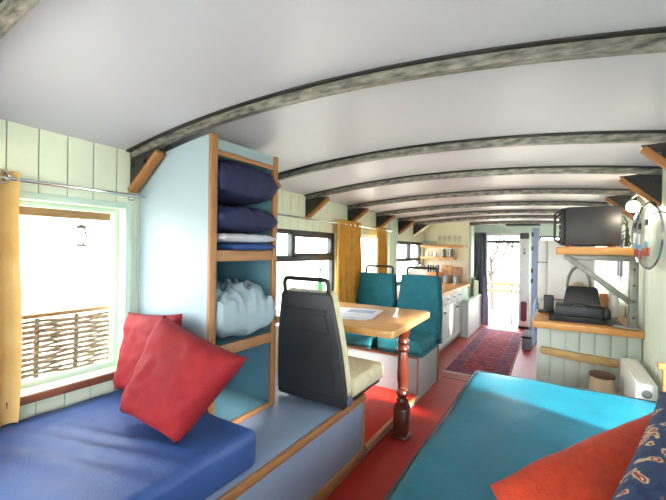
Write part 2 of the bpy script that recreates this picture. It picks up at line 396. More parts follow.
# architrave, sill of the bed window
tr = B(); a, b, z0, z1 = WL[0]
box(tr, (LW, b, z0-.02), (LW+.012, b+.035, z1+.03), .003); box(tr, (LW, a-.035, z1), (LW+.012, b, z1+.03), .003); box(tr, (LW, a-.035, z0-.02), (LW+.012, a, z1), .003)
struct('trim_1', tr, 'green')
si = B(); box(si, (LW-.09, a-.03, z0-.03), (LW+.035, b-.002, z0-.002), .003); sl = struct('trim_2', si, 'white')
n_ = B(); box(n_, (LW+.0355, a-.03, z0-.035), (LW+.052, b+.01, z0-.001), .005); obj('nosing', n_, 'brown', sl)
tr = B(); box(tr, (LW, 4.24, 0.75), (LW+.03, 4.5, 1.6), .004); struct('trim_3', tr, 'green')
tr = B(); box(tr, (.40, 2.245, .664), (RW-.001, 2.28, .69), .004); box(tr, (.418, 2.245, .51), (RW-.001, 2.27, .6635), .003); struct('trim_7', tr, 'counter')
bs = B(); box(bs, (RW-.016, YB, 0), (RW, 2.9, .09), .003); struct('baseboard_right', bs, 'wall')
# far entrance: glazed frame in the opening, open white leaf, blue leaf
def lr(bm, lo, hi, bev=.004): return box(bm, lo, hi, bev)
d1 = B()
for lo, hi in (((DX0, YF+.02, 0), (DX0+.03, YF+.07, 1.5)), ((DX1-.03, YF+.02, 0), (DX1, YF+.07, 1.5)), ((DX0+.03, YF+.02, 1.455), (DX1-.03, YF+.07, 1.5))): lr(d1, lo, hi)
dd = struct('door_1', d1, 'white')
d2 = B(); lr(d2, (DX0+.031, YF+.03, 1.335), (DX1-.031, YF+.065, 1.384)); obj('transom_bar', d2, 'frame', dd)
d2 = B(); lr(d2, (-.66, YF+.03, .01), (-.64, YF+.06, 1.334)); obj('grab_pole', d2, 'galv', dd)
g = B(); box(g, (DX0+.03, YF+.043, 1.385), (DX1-.03, YF+.047, 1.455)); obj('top_light', g, 'glass', dd)
t_ = thing('entrance_door_leaf', 'narrow white folded door leaf with a tall rounded lower window beside the far entrance', 'door', (-.455, 6.4, 0))
b_ = B(); box(b_, (-.53, 6.38, .04), (-.385, 6.42, 1.5), .008); obj('leaf_panel', b_, 'white', t_)
pr = rounded([(-.5, .12), (-.415, .12), (-.415, .43), (-.5, .43)], .035)
b_ = B(); prism(b_, pr, lambda p, y: (p[0], y, p[1]), 6.372, 6.379); obj('lower_window', b_, 'maroon', t_)
b_ = B(); box(b_, (-.525, 6.365, 1.40), (-.40, 6.379, 1.49), .004)
for k in range(4): box(b_, (-.515, 6.36, 1.41+k*.02), (-.41, 6.366, 1.42+k*.02))
obj('vent_grille', b_, 'frame', t_)
b_ = B(); box(b_, (-.475, 6.37, 1.16), (-.445, 6.379, 1.2), .004); box(b_, (-.475, 6.37, 1.22), (-.445, 6.379, 1.25), .004); obj('notice_plate', b_, 'grey', t_)
b_ = B(); box(b_, (-.53, 6.37, 0), (-.385, 6.425, .04), .003); obj('kick_plate', b_, 'black', t_)
t_ = thing('cupboard_door', 'tall light blue door leaf with dark hinges standing open beside the white refrigerator', 'door', (-.26, 6.0, 0))
b_ = B(); box(b_, (-.34, 5.98, .02), (-.245, 6.02, 1.55), .006); obj('leaf_panel', b_, 'bluedoor', t_)
for z in (.75, .9, 1.22, 1.42):
    b_ = B(); box(b_, (-.343, 5.965, z), (-.318, 5.979, z+.06), .003); obj('hinge', b_, 'frame', t_)

# ------------------------------------------------------------ ribs
RY = [.33, 1.015, 1.88, 2.5, 3.22, 3.9, 4.58, 5.18, 5.95]
def arch_strip(bm, y0, y1, d0, d1, x0=LW+.005, x1=RW-.005, n=36):
    """curved bar that follows the roof: from d0 to d1 below it"""
    R_ = []
    for i in range(n+1):
        x = x0+(x1-x0)*i/n; z = zc(x, y0)
        R_.append([bm.verts.new(p) for p in ((x, y0, z-d0), (x, y1, z-d0), (x, y1, z-d1), (x, y0, z-d1))])
    for A, Bq in zip(R_, R_[1:]):
        for k in range(4): bm.faces.new((A[k], A[(k+1) % 4], Bq[(k+1) % 4], Bq[k]))
    bm.faces.new(R_[0][::-1]); bm.faces.new(R_[-1]); return bm
NTH = ['nearest camera, crossing the top left corner', 'whose left bracket meets the pale blue shelf tower', 'crossing just past the shelf tower', 'above the first dining window and black seat', 'above the first ochre curtain of the dining window', 'above the second ochre curtain', 'above the kitchen window, near edge', 'with the pale left brace near the glass shelf', 'farthest from camera before the entrance']
for k, y in enumerate(RY):
    t_ = thing('ceiling_rib', 'dark arched metal roof rib '+NTH[k], 'roof rib', (XC, y, 1.7), group='arched roof ribs')
    b_ = B(); arch_strip(b_, y-.03, y+.026, .001, .008); obj('flange', b_, 'black', t_)
    b_ = B(); arch_strip(b_, y-.014, y+.016, .0085, .040); bmesh.ops.bevel(b_, geom=[e for e in b_.edges if abs((e.verts[0].co-e.verts[1].co).y) < 1e-4 and e.calc_length() < .1], offset=.006, segments=2, affect='EDGES')
    obj('scuffed_bar', b_, 'alu', t_)
    if k == 1: t_.rotation_euler.z = .05; t_.location.y += .06
    for s, X in ((1, LW), (-1, RW)):
        zt = zc(X, y)-.053; L = .235 if s > 0 else .18; H = .165
        pts = [(X+s*.004, zt+.03), (X+s*L, zc(X+s*L, y)-.054), (X+s*.035, zt-H+.035), (X+s*.004, zt-H+.03)]
        b_ = B(); prism(b_, pts, lambda p, q: (p[0], q, p[1]), y-.006, y+.006); gp = obj('gusset_plate', b_, 'black', t_)
        for q in ((X+s*.03, zt-.02), (X+s*.03, zt-H+.05), (X+s*.12, zt-.01)):
            b_ = B(); lathe(b_, [(.011, 0), (.011, .008), (.004, .011)], mx=Matrix.Translation((q[0], y-.006, q[1])) @ Matrix.Rotation(PI/2, 4, 'X'), seg=6)
            obj('bolt', b_, 'black', gp)
        b_ = B(); A_ = Vector((X+s*.012, y, zt-H+.018)); E_ = Vector((X+s*(L-.005), y, zc(X+s*L, y)-.068))
        bar(b_, A_, E_, .045, .022, (0, 0, 1), .003)
        obj('wooden_brace', b_, 'cream' if (k == 7 and s > 0) else 'brace', t_)

# ------------------------------------------------------------ platform, step, plinth
PX = -.935
t_ = thing('bench_platform', 'blue grey raised bench platform with pine edging along the left wall', 'platform', (LW+.45, .3, 0))
b_ = B(); box(b_, (LW+.003, YB+.003, .335), (PX-.022, 1.9, .36), .002); obj('top_board', b_, 'blue', t_)
b_ = B(); box(b_, (PX-.022+.001, YB+.003, .33), (PX, 1.905, .364), .004); obj('edge_trim', b_, 'pineh', t_)
b_ = B(); box(b_, (PX-.03, YB+.003, 0.001), (PX-.012, 1.88, .334), .001); obj('front_panel', b_, 'blue', t_)
b_ = B(); box(b_, (LW+.003, 1.88, 0.001), (PX-.03, 1.9, .334), .001); obj('end_panel', b_, 'grey', t_)
b_ = B(); box(b_, (PX-.030, 1.88, 0.062), (PX-.006, 1.904, .33), .003); obj('corner_trim', b_, 'pine', t_)
b_ = B(); box(b_, (PX-.011, YB+.003, 0.001), (PX+.006, 1.88, .062), .003); obj('skirting', b_, 'pineh', t_)
t_ = thing('floor_step', 'low red step with a pine nosing under the dining table', 'step', (LW+.45, 2.35, 0))
b_ = B(); box(b_, (LW+.003, 1.906, .045), (PX-.012, 2.79, .062), .001); obj('tread', b_, 'step', t_)
b_ = B(); box(b_, (PX-.0115, 1.906, .038), (PX+.012, 2.79, .064), .004); obj('nosing', b_, 'pineh', t_)
b_ = B(); box(b_, (PX-.03, 1.906, .001), (PX-.005, 2.79, .037), .001); obj('riser', b_, 'grey', t_)
t_ = thing('seat_plinth', 'grey boxed plinth with pine edging carrying the two teal bus seats', 'plinth', (LW+.45, 3.08, 0))
b_ = B(); box(b_, (LW+.003, 2.793, .001), (PX-.002, 3.36, .34), .001); obj('box_panel', b_, 'grey', t_)
b_ = B(); box(b_, (LW+.003, 2.785, .3405), (PX+.004, 3.372, .36), .004); obj('top_edging', b_, 'pine', t_)
b_ = B(); box(b_, (PX-.0015, 2.787, .066), (PX+.008, 2.81, .340), .003); obj('corner_trim', b_, 'pine', t_)
b_ = B(); box(b_, (PX-.0015, 3.345, .001), (PX+.010, 3.372, .340), .003); obj('end_trim', b_, 'pine', t_)

# ------------------------------------------------------------ blue bed, cushions
def fold(c):
    d = (c.x+1.35)*.30-(c.y-.62); e = max(0, 1-abs(c.x+1.3)/.45)
    return e*(.015*math.exp(-(d/.03)**2)+.011*math.exp(-((d+.085)/.026)**2)+.009*math.exp(-((d-.10)/.035)**2))
one('mattress', slab((LW+.012, -.3, .361), (-.965, 1.045, .508), .035, (70, 70), .006, 3, fold=fold), 'bluec', 'royal blue covered mattress on the bench platform under the left window', 'mattress', smooth=60)
one('cushion', pillow((-1.46, .785, .545), (-1.09, .775, .53), (-.94, .95, .803), (-1.40, .925, .912), .15, wr=.007, seed=1), 'red', 'red square cushion in front, tilted corner down on the blue mattress', 'cushion', 'red cushions on the blue mattress', smooth=80)
one('cushion', pillow((-1.735, .90, .54), (-1.33, .92, .545), (-1.40, 1.015, .905), (-1.80, 1.0, .872), .085, wr=.008, seed=4), 'red', 'red square cushion behind, half hidden between window jamb and front cushion', 'cushion', 'red cushions on the blue mattress', smooth=80)

# ------------------------------------------------------------ shelf tower
TX, TY0, TY1, TT = -1.28, 1.06, 1.50, 1.69
t_ = thing('shelf_tower', 'tall pale blue open shelf tower with pine edges standing on the bench platform', 'shelf unit', (LW+.27, 1.28, .36))
def panel_top(bm, y0, y1):
    pts = [(LW+.004, .361), (TX-.02, .361)]+[(TX-.02-(TX-.02-LW-.004)*i/8, zc(TX-.02-(TX-.02-LW-.004)*i/8, y1)-.056) for i in range(9)]
    prism(bm, pts, lambda p, y: (p[0], y, p[1]), y0, y1); return bm
obj('side_panel', panel_top(B(), TY0+.001, TY0+.018), 'tower', t_)
obj('side_panel', panel_top(B(), TY1-.018, TY1), 'tealpaint', t_)
b_ = B(); box(b_, (LW+.005, TY0+.019, .362), (LW+.02, TY1-.019, 1.60)); obj('back_panel', b_, 'tealpaint', t_)
for y0 in (TY0, TY1-.036):
    b_ = B(); box(b_, (TX-.0195, y0, .361), (TX, y0+.036, zc(TX, y0)-.056), .003); obj('post', b_, 'pine', t_)
for z, m in ((.385, 'pineh'), (.755, 'pineh'), (1.185, 'pineh'), (1.63, 'pineh')):
    b_ = B(); box(b_, (LW+.021, TY0+.019, z-.02), (TX-.022, TY1-.019, z-.003)); sh = obj('shelf', b_, 'tealpaint', t_)
    hh = .05 if z < 1.6 else .022
    b_ = B(); box(b_, (TX-.0215, TY0+.037, z-hh if z > .4 else .362), (TX-.004, TY1-.037, z), .003); obj('shelf_edge', b_, m, sh)
b_ = B(); box(b_, (TX-.018, TY0+.037, 1.632), (TX-.006, TY1-.037, zc(TX, TY1)-.057)); obj('header_board', b_, 'tower', t_)

def lying(x0, x1, y0, y1, z, T, **k):
    return pillow((x0, y0, z+T/2), (x1, y0, z+T/2), (x1, y1, z+T/2), (x0, y1, z+T/2), T, **k)
G = 'folded bedding in the shelf tower'
one('pillow', lying(-1.72, -1.246, 1.098, 1.463, 1.423, .182, wr=.012, seed=2, pinch=.0, power=.28), 'navy', 'navy pillow squeezed at the top of the shelf tower, drooping over the pine edge', 'pillow', 'navy pillows in the shelf tower', smooth=80)
one('pillow', pillow((-1.72, 1.098, 1.342), (-1.245, 1.098, 1.336), (-1.245, 1.463, 1.332), (-1.72, 1.463, 1.342), .125, wr=.014, seed=9, pinch=.0, power=.3), 'navy', 'lower navy pillow lying on the white folded sheet', 'pillow', 'navy pillows in the shelf tower', smooth=80)
one('folded_sheet', pillow((-1.68, 1.19, 1.203), (-1.235, 1.19, 1.203), (-1.235, 1.44, 1.203), (-1.68, 1.44, 1.203), .032, wr=.002, seed=3, pinch=.01, power=.2), 'sheetb', 'thin blue folded sheet on the middle tower shelf', 'sheet', smooth=80)
one('folded_sheet', pillow((-1.68, 1.11, 1.244), (-1.232, 1.11, 1.244), (-1.232, 1.45, 1.244), (-1.68, 1.45, 1.244), .044, wr=.004, seed=5, pinch=.03, power=.3), 'sheetw', 'white folded sheet between the navy pillow and the blue sheet', 'sheet', smooth=80)
one('duvet', pillow((-1.74, 1.10, .90), (-1.245, 1.10, .89), (-1.245, 1.462, .87), (-1.74, 1.462, .89), .235, n=56, wr=.032, seed=6, pinch=.0, power=.33), 'duvet', 'crumpled pale blue duvet stuffed in the shelf above the empty bottom bay', 'duvet', smooth=80)

# ------------------------------------------------------------ bus seats
def make_seat(label, shell, cloth, group, wb=.224, wt=.156):
    """faces +Y, origin where the back meets the platform"""
    t = thing('bus_seat', label, 'seat', group=group)
    rec = Matrix.Rotation(math.radians(6.5), 4, 'X')
    def pz(p, y): return rec @ Vector((p[0], y, p[1]))
    out = rounded([(-wb+.002, .012), (wb-.002, .012), (wb, .08), (wb*.55+wt*.45+.01, .33), (wt, .61), (-wt, .61), (-wb*.55-wt*.45-.01, .33), (-wb, .08)], [.015, .015, .03, .1, .03, .03, .1, .03], 5)
    b = B(); prism(b, out, pz, -.02, .012, .006); sh = obj('back_shell', b, shell, t, local=True)
    ins = rounded([(-.155, .075), (.155, .075), (.165, .12), (.155, .36), (.125, .50), (-.125, .50), (-.155, .36), (-.165, .12)], .02, 3)
    b = B(); ring = []
    prism(b, ins, pz, -.0265, -.0205, .0025); obj('back_inset', b, shell, sh, local=True)
    b = B()
    for z in (.515, .395):
        prism(b, [(-.135, z), (.135, z), (.135, z+.008), (-.135, z+.008)], pz, -.030, -.0205)
    obj('moulded_rib', b, shell, sh, local=True)
    sc = [(x*.965, .06+(z-.012)*.92+.0) for x, z in out]
    b = B(); prism(b, sc, pz, .0125, .075, .018); obj('backrest', b, cloth, t, local=True)
    b = slab((-wb+.012, .08, .022), (wb-.012, .50, .125), .03, (8, 8), .003); obj('seat_cushion', b, cloth, t, local=True, smooth=60)
    b = B(); box(b, (-.19, .03, .001), (.19, .47, .0215), .004); obj('base_plate', b, shell, t, local=True)
    b = B(); hp = []
    for x, z in rounded([(-.142, .60), (-.142, .678), (.142, .678), (.142, .60)], [0, .03, .03, 0], 5): hp.append(pz((x, z), -.002))
    tube(b, hp, .012, 10); obj('grab_handle', b, 'black', t, local=True, smooth=60)
    for s in (-1, 1):
        b = B(); lathe(b, [(.026, 0), (.026, .006), (.02, .010)], mx=Matrix.Translation((s*(wb+.0025), .012, .045)) @ Matrix.Rotation(s*PI/2, 4, 'Y'), seg=16)
        obj('hinge_cap', b, 'cap', t, local=True)
    return t
s1 = make_seat('black backed bus seat with cream cushion on the bench platform, seen from behind', 'shell', 'creamseat', None)
s1.location = (-1.14, 1.645, .365)
s2 = make_seat('teal bus seat on the aisle side of the plinth, facing the table', 'teal', 'teal', 'teal bus seats behind the table', .204, .180)
s2.location = (-1.08, 3.24, .361); s2.rotation_euler = (0, 0, PI)
s3 = copy_tree(s2); s3.location = (-1.511, 3.24, .361)
s3['label'] = 'teal bus seat on the window side of the plinth, next to the ochre curtain'

# ------------------------------------------------------------ table
t_ = thing('dining_table', 'pale wooden dining table with rounded corners on one turned leg', 'table', (-1.3, 2.24, 0))
out = rounded([(LW+.075, 1.865), (-.765, 1.865), (-.795, 2.68), (LW+.075, 2.68)], [0, .06, .06, 0], 5)
b_ = B(); prism(b_, out, lambda p, z: (p[0], p[1], z), .708, .75, .008); obj('table_top', b_, 'ply', t_)
b_ = B(); c_ = (-.845, 2.235)
prof = [(.030, .22), (.036, .225), (.040, .235), (.034, .25), (.026, .255), (.036, .27), (.040, .283), (.034, .30), (.026, .306), (.032, .318), (.028, .33), (.035, .36), (.037, .40), (.034, .46), (.030, .53), (.026, .545), (.036, .555), (.040, .568), (.036, .58), (.026, .588), (.034, .60), (.040, .612), (.034, .628), (.028, .635), (.036, .655), (.044, .68), (.046, .7075)]
lathe(b_, prof, (c_[0], c_[1], 0), 24)
box(b_, (c_[0]-.044, c_[1]-.044, .018), (c_[0]+.044, c_[1]+.044, .19), .008)
prism(b_, [(-.044, .19), (.044, .19), (.03, .222), (-.03, .222)], lambda p, y: (c_[0]+p[0], c_[1]+y, p[1]), -.03, .03)
box(b_, (c_[0]-.052, c_[1]-.052, .001), (c_[0]+.052, c_[1]+.052, .0185), .006)
obj('turned_leg', b_, 'mahog', t_)
t_ = thing('newspaper', 'open newspaper lying on the dining table', 'newspaper', (-1.3, 2.2, .7505), math.radians(12))
b_ = B(); box(b_, (-.26, -.2, .0005), (.24, .17, .006), .002); obj('lower_sheets', b_, 'paper', t_, local=True)
b_ = B(); box(b_, (-.22, -.17, .0065), (.27, .19, .010), .002); obj('top_sheet', b_, 'sheetw', t_, local=True)
b_ = B(); box(b_, (-.18, -.13, .0102), (-.02, .0, .0108)); obj('printed_picture', b_, 'maroon', t_, local=True)
b_ = B(); box(b_, (.04, .02, .0102), (.23, .14, .0108)); obj('printed_picture', b_, 'dgrey', t_, local=True)
def bottle(name, x, y, z, h, r, m, label, cat='bottle'):
    t = thing(name, label, cat, (x, y, z))
    b = B(); lathe(b, [(r*.9, 0), (r, .005), (r, h*.55), (r*.8, h*.65), (r*.38, h*.76), (r*.34, h*.95)], (x, y, z), 16); obj('bottle_body', b, m, t)
    b = B(); lathe(b, [(r*.42, h*.951), (r*.42, h)], (x, y, z), 12); obj('cap', b, 'black', t)
    return t
sb = B(); box(sb, (LW-.018, 1.91, .60), (LW+.05, 3.0, .622), .003); struct('trim_4', sb, 'white')
bottle('bottle', LW+.01, 2.72, .6225, .40, .028, 'greeng', 'green glass bottle standing on the dining window sill')
t_ = thing('jug', 'small blue and white jug on the dining window sill', 'jug', (LW+.005, 2.5, .6225))
b_ = B(); lathe(b_, [(.026, 0), (.029, .03), (.022, .09), (.028, .2)], (LW+.005, 2.5, .6225), 14); obj('jug_body', b_, 'white', t_)
b_ = B(); lathe(b_, [(.0297, .035), (.026, .08)], (LW+.005, 2.5, .6225), 14); obj('blue_band', b_, 'skyp', t_)

# ------------------------------------------------------------ curtains and rails
def curtain(name, x, y0, y1, z0, z1, folds, amp, m, label, taper=0, axis='y', eye=None, lin=None, flare=0):
    t = thing(name, label, 'curtain', ((x, (y0+y1)/2, z0) if axis == 'y' else ((y0+y1)/2, x, z0)))
    nu, nz = folds*12, 24
    def pos(i, j, off):
        u, v = i/nu, j/nz; z = z0+(z1-z0)*v; k = (1-v)
        w_ = 1+taper*k
        yy = (y0+y1)/2+(u-.5)*(y1-y0)*w_+.01*math.sin(v*5+u*6)*k
        xx = x+amp*(.75+.45*k)*math.sin(u*folds*2*PI+.6*math.sin(v*3))+off+.006*noise.noise(Vector((u*6, v*5, x)))
        return (xx, yy, z) if axis == 'y' else (yy, xx, z)
    b = B(); F = [[b.verts.new(pos(i, j, .002)) for j in range(nz+1)] for i in range(nu+1)]; K = [[b.verts.new(pos(i, j, -.002)) for j in range(nz+1)] for i in range(nu+1)]
    for i in range(nu):
        for j in range(nz):
            b.faces.new((F[i][j], F[i+1][j], F[i+1][j+1], F[i][j+1])); b.faces.new((K[i][j], K[i][j+1], K[i+1][j+1], K[i+1][j]))
    for i in range(nu):
        for j in (0, nz): b.faces.new((F[i][j], F[i+1][j], K[i+1][j], K[i][j]))
    for j in range(nz):
        for i in (0, nu): b.faces.new((F[i][j], F[i][j+1], K[i][j+1], K[i][j]))
    obj('cloth', b, m, t, smooth=80)
    if eye:
        for k in range(folds):
            yy = y0+(y1-y0)*(k+.5)/folds
            b = B(); ring = [(x+.004+amp*.0, yy+.021*math.cos(q*PI/8), eye+.021*math.sin(q*PI/8)) for q in range(16)]
            tube(b, [(p[0]+amp*.75*math.sin((k+.5)*2*PI+.01), p[1], p[2]) for p in ring], .005, 6, closed=True); obj('eyelet', b, 'chrome', t)
    return t
CX = LW+.075
curtain('curtain', CX, .16, .55, .515, 1.475, 4, .022, 'ochre_lit', 'ochre curtain at the left edge of the bed window', .05, eye=1.447)
curtain('curtain', CX, 2.90, 3.36, .63, 1.475, 5, .028, 'ochre', 'ochre curtain hanging between the dining windows beside the table', .06, eye=1.435)
curtain('curtain', CX, 3.76, 4.02, .76, 1.455, 3, .025, 'ochre', 'narrow farther ochre curtain behind the teal window seat', .05, eye=1.425)
def rail(y0, y1, z0, z1, label):
    t = thing('curtain_rail', label, 'curtain rail', (CX, (y0+y1)/2, z0))
    b = B(); tube(b, [(CX, y0, z0), (CX, y1, z1)], .007, 10); obj('rod', b, 'chrome', t)
    for y in (y0+.03, y1-.03):
        z = z0+(z1-z0)*(y-y0)/(y1-y0)
        b = B(); tube(b, [(LW+.001, y, z-.004), (CX, y, z-.004)], .006, 8); lathe(b, [(.016, 0), (.016, .006)], mx=Matrix.Translation((LW+.0005, y, z-.004)) @ Matrix.Rotation(PI/2, 4, 'Y'), seg=12); obj('bracket', b, 'chrome', t)
rail(-.1, 1.05, 1.447, 1.442, 'steel curtain rail over the bed window')
rail(1.56, 4.2, 1.452, 1.425, 'long steel curtain rail over the dining windows')

# ------------------------------------------------------------ outside the bed window
t_ = thing('wattle_hurdle', 'woven brown wattle hurdle outside the bed window', 'fence', (-2.02, .5, .3))
for k in range(7):
    b_ = B(); y = .06+k*.16; tube(b_, [(-2.02, y, .3), (-2.015, y+.004, .86)], .011, 7); obj('upright_stake', b_, 'wattle', t_)
b_ = B()
for r_ in range(44):
    z = .32+r_*.0122; ph = r_ % 2; pts = []
    for i in range(57):
        y = -.02+i*.02; pts.append((-2.018+.017*math.cos((y-.06)/.16*PI+ph*PI), y, z+.006*noise.noise(Vector((y*6, r_*3.1, 0)))))
    tube(b_, pts, .0058+.002*random.random(), 5)
obj('woven_rods', b_, 'wattle', t_, smooth=60)
b_ = B(); box(b_, (-2.05, -.02, .866), (-1.99, 1.1, .885), .005); obj('top_rail', b_, 'beam', t_)
b_ = B(); box(b_, (-2.02, -.3, 1.325), (-1.95, 1.3, 1.44), .006); one('awning_beam', b_, 'beam', 'brown timber beam across the top outside the bed window', 'beam')
t_ = thing('wire_lantern', 'round wire lantern hanging outside the bed window', 'lantern', (-1.985, .865, 1.19))
cx, cyy = -1.985, .865
b_ = B()
for k in range(8):
    a_ = k*PI/4; tube(b_, [(cx+(.024+.032*math.sin(PI*q/10))*math.cos(a_), cyy+(.024+.032*math.sin(PI*q/10))*math.sin(a_), 1.20+.085*q/10) for q in range(11)], .0028, 5)
obj('wire_cage', b_, 'black', t_)
b_ = B(); lathe(b_, [(.026, 1.19), (.028, 1.197), (.024, 1.203)], (cx, cyy, 0), 16); obj('base', b_, 'galv', t_)
b_ = B(); lathe(b_, [(.028, 1.28), (.022, 1.292), (.006, 1.30)], (cx, cyy, 0), 16); tube(b_, [(cx, cyy, 1.298), (cx, cyy, 1.3255)], .002, 5); obj('top_hook', b_, 'galv', t_)
b_ = B(); lathe(b_, [(.014, 1.2035), (.014, 1.25)], (cx, cyy, 0), 12); obj('candle', b_, 'white', t_)

# ------------------------------------------------------------ teal daybed and its cushions
t_ = thing('daybed', 'teal covered daybed with dark piping in the right foreground', 'daybed', (.02, .9, 0))
b_ = slab((-.412, -1.2, .36), (.432, 2.29, .5), .03, (40, 40), .006, 11, fold=lambda c: .006*math.sin(c.x*9+c.y*5)*math.exp(-((c.y-1.6)/.5)**2)); mt = obj('mattress', b_, 'tealbed', t_, smooth=60)
b_ = B(); tube(b_, [(-.409, -1.15, .494), (-.408, 2.26, .494), (-.385, 2.287, .494), (.40, 2.287, .494), (.429, 2.26, .494), (.429, -1.15, .494)], .004, 8); obj('piping', b_, 'piping', mt)
b_ = B(); box(b_, (-.38, -1.19, .001), (.43, 2.25, .359), .003); obj('base_box', b_, 'grey', t_)
one('cushion', pillow((-.128, .91, .66), (.03, .74, .56), (.37, 1.12, .58), (.262, 1.41, .745), .17, wr=.006, seed=13, pinch=-.02), 'rust', 'rust orange cushion lying on the teal daybed', 'cushion', smooth=80)
one('cushion', pillow((.06, .75, .745), (.25, 1.36, .815), (.42, 1.37, .73), (.41, .72, .68), .11, wr=.004, seed=15, pinch=.03), 'floral', 'navy floral patterned cushion propped on the rust cushion at the right wall', 'cushion', smooth=80)

# ------------------------------------------------------------ radiator and crock
t_ = thing('radiator', 'white panel radiator with a slotted top on the right wall', 'radiator', (.375, 2.58, .15))
RX0, RX1, RY0, RY1 = .33, .415, 2.32, 2.85
for x in (RX0, RX1-.012):
    b_ = B(); box(b_, (x, RY0, .15), (x+.012, RY1, .56), .004); obj('panel', b_, 'white', t_)
for y in (RY0, RY1-.012):
    b_ = B(); box(b_, (RX0+.013, y, .15), (RX1-.013, y+.012, .56), .003); obj('end_panel', b_, 'white', t_)
b_ = B()
for k in range(14):
    y = RY0+.013+k*(RY1-RY0-.026)/13.5; box(b_, (RX0+.013, y, .55), (RX1-.013, y+.018, .5605))
for q in (.35, .365, .38): box(b_, (q, RY0+.013, .552), (q+.005, RY1-.013, .5603))
obj('top_grille', b_, 'white', t_)
b_ = B(); box(b_, (RX0+.014, RY0+.02, .30), (RX1-.014, RY1-.02, .50)); obj('fin_block', b_, 'grey', t_)
b_ = B(); lathe(b_, [(.020, 0), (.020, .004), (.013, .006), (.013, .010)], mx=Matrix.Translation((.373, RY0-.0005, .515)) @ Matrix.Rotation(PI/2, 4, 'X'), seg=16); obj('valve_cap', b_, 'galv', t_)
b_ = B()
for y in (RY0+.1, RY1-.1): box(b_, (RX1+.0005, y, .25), (RW-.0005, y+.03, .45), .003)
obj('wall_bracket', b_, 'white', t_)
t_ = thing('storage_crock', 'cream stoneware crock with a dark wooden lid beside the radiator', 'crock', (.232, 2.74, 0))
b_ = B(); lathe(b_, [(.055, 0), (.066, .04), (.074, .2), (.068, .38), (.057, .44), (.06, .45)], (.232, 2.74, 0.001), 26); obj('crock_body', b_, 'crock', t_)
b_ = B(); lathe(b_, [(.064, .4515), (.066, .457), (.063, .47), (.02, .475)], (.232, 2.74, 0.001), 26); obj('lid', b_, 'lid', t_)

# ------------------------------------------------------------ peninsula with counter, shelf above
t_ = thing('peninsula_unit', 'sage boarded peninsula unit with a raw edged wooden rail', 'cabinet', (.16, 3.2, 0))
PY = 2.93
b_ = B(); xx = -.125
while xx < .44:
    x2 = min(xx+.083, .444); box(b_, (xx+.0015, PY, .001), (x2-.0015, PY+.012, .679), .002); xx = x2
obj('front_boards', b_, 'sage', t_)
b_ = B(); box(b_, (-.125, PY+.0125, .001), (.444, 3.46, .679), .001); obj('carcass', b_, 'sage', t_)
b_ = B(); p_ = [(-.10, .50), (.1, .482), (.33, .475), (.33, .525), (.12, .535), (-.10, .548)]
prism(b_, rounded(p_, .012, 3), lambda p, y: (p[0], y, p[1]), PY-.03, PY-.0005, .006); obj('front_rail', b_, 'raw', t_)
b_ = B(); prism(b_, rounded([(-.155, 2.87), (.447, 2.885), (.447, 3.48), (-.155, 3.48)], [.02, 0, 0, .02], 4), lambda p, z: (p[0], p[1], z), .68, .725, .006)
one('counter_top', b_, 'counter', 'oiled wooden counter top on the sage boarded peninsula', 'counter top')
b_ = B(); prism(b_, rounded([(-.02, 2.85), (.447, 2.85), (.447, 3.3), (-.02, 3.3)], [.01, 0, 0, .01], 3), lambda p, z: (p[0], p[1], z), 1.187, 1.235, .005)
t_ = thing('wall_shelf', 'thick wooden shelf held by a steel angle brace above the peninsula', 'shelf', (.2, 3.1, 1.19))
obj('shelf_board', b_, 'counter', t_)
b_ = B(); bar(b_, (.035, 2.93, 1.18), (.385, 2.93, .89), .035, .045, (0, 1, 0), .003); obj('diagonal_brace', b_, 'galv', t_)
b_ = B(); box(b_, (.03, 2.91, 1.15), (.43, 2.95, 1.1865), .003); obj('top_bracket', b_, 'galv', t_)
b_ = B(); box(b_, (.375, 2.91, .7265), (.42, 2.955, 1.149), .003); obj('upright_post', b_, 'galv', t_)
for z in (.8, .9, 1.0, 1.1):
    b_ = B(); lathe(b_, [(.008, 0), (.008, .005)], mx=Matrix.Translation((.397, 2.9098, z)) @ Matrix.Rotation(PI/2, 4, 'X'), seg=8); obj('bolt', b_, 'frame', t_)
b_ = B(); bar(b_, (.30, 2.925, .735), (.43, 2.90, .735), .05, .012, (0, 0, 1), .002)
one('metal_offcut', b_, 'galv', 'short flat steel bar lying on the counter by the post', 'metal bar')
t_ = thing('equipment_case', 'black metal equipment case with handle frames on the wall shelf', 'equipment case', (.17, 3.1, 1.2355))
b_ = B(); box(b_, (.03, 2.93, 1.248), (.335, 3.25, 1.505), .006); obj('case_body', b_, 'shell', t_)
b_ = B(); box(b_, (.005, 2.94, 1.252), (.0295, 3.24, 1.50), .004)
for k in range(5): box(b_, (-.004, 2.96, 1.275+k*.045), (.0055, 3.22, 1.30+k*.045), .002)
obj('front_panel', b_, 'black', t_)
for y in (2.955, 3.225):
    b_ = B(); tube(b_, [(.006, y, 1.265), (-.03, y, 1.29), (-.03, y, 1.46), (.006, y, 1.49)], .007, 8); obj('handle_frame', b_, 'black', t_)
b_ = B()
for x in (.06, .30):
    for y in (2.96, 3.22): lathe(b_, [(.014, 1.2358), (.014, 1.2478)], (x, y, 0), 10)
obj('foot', b_, 'orange', t_)
b_ = B()
for k in range(4):
    z0 = 1.28+k*.05
    tube(b_, [(.337, 2.98+k*.05, z0), (.365, 2.975+k*.05, z0+.02), (.385, 2.97+k*.05, z0-.02), (.372, 2.97+k*.04, 1.245)], .005, 6)
one('cable_bundle', b_, 'black', 'black looping cables behind the equipment case at the wall', 'cables', smooth=60)
t_ = thing('spot_lamp', 'small white lit spotlight clipped under the roof rib at the right wall', 'lamp', (.40, 2.88, 1.5))
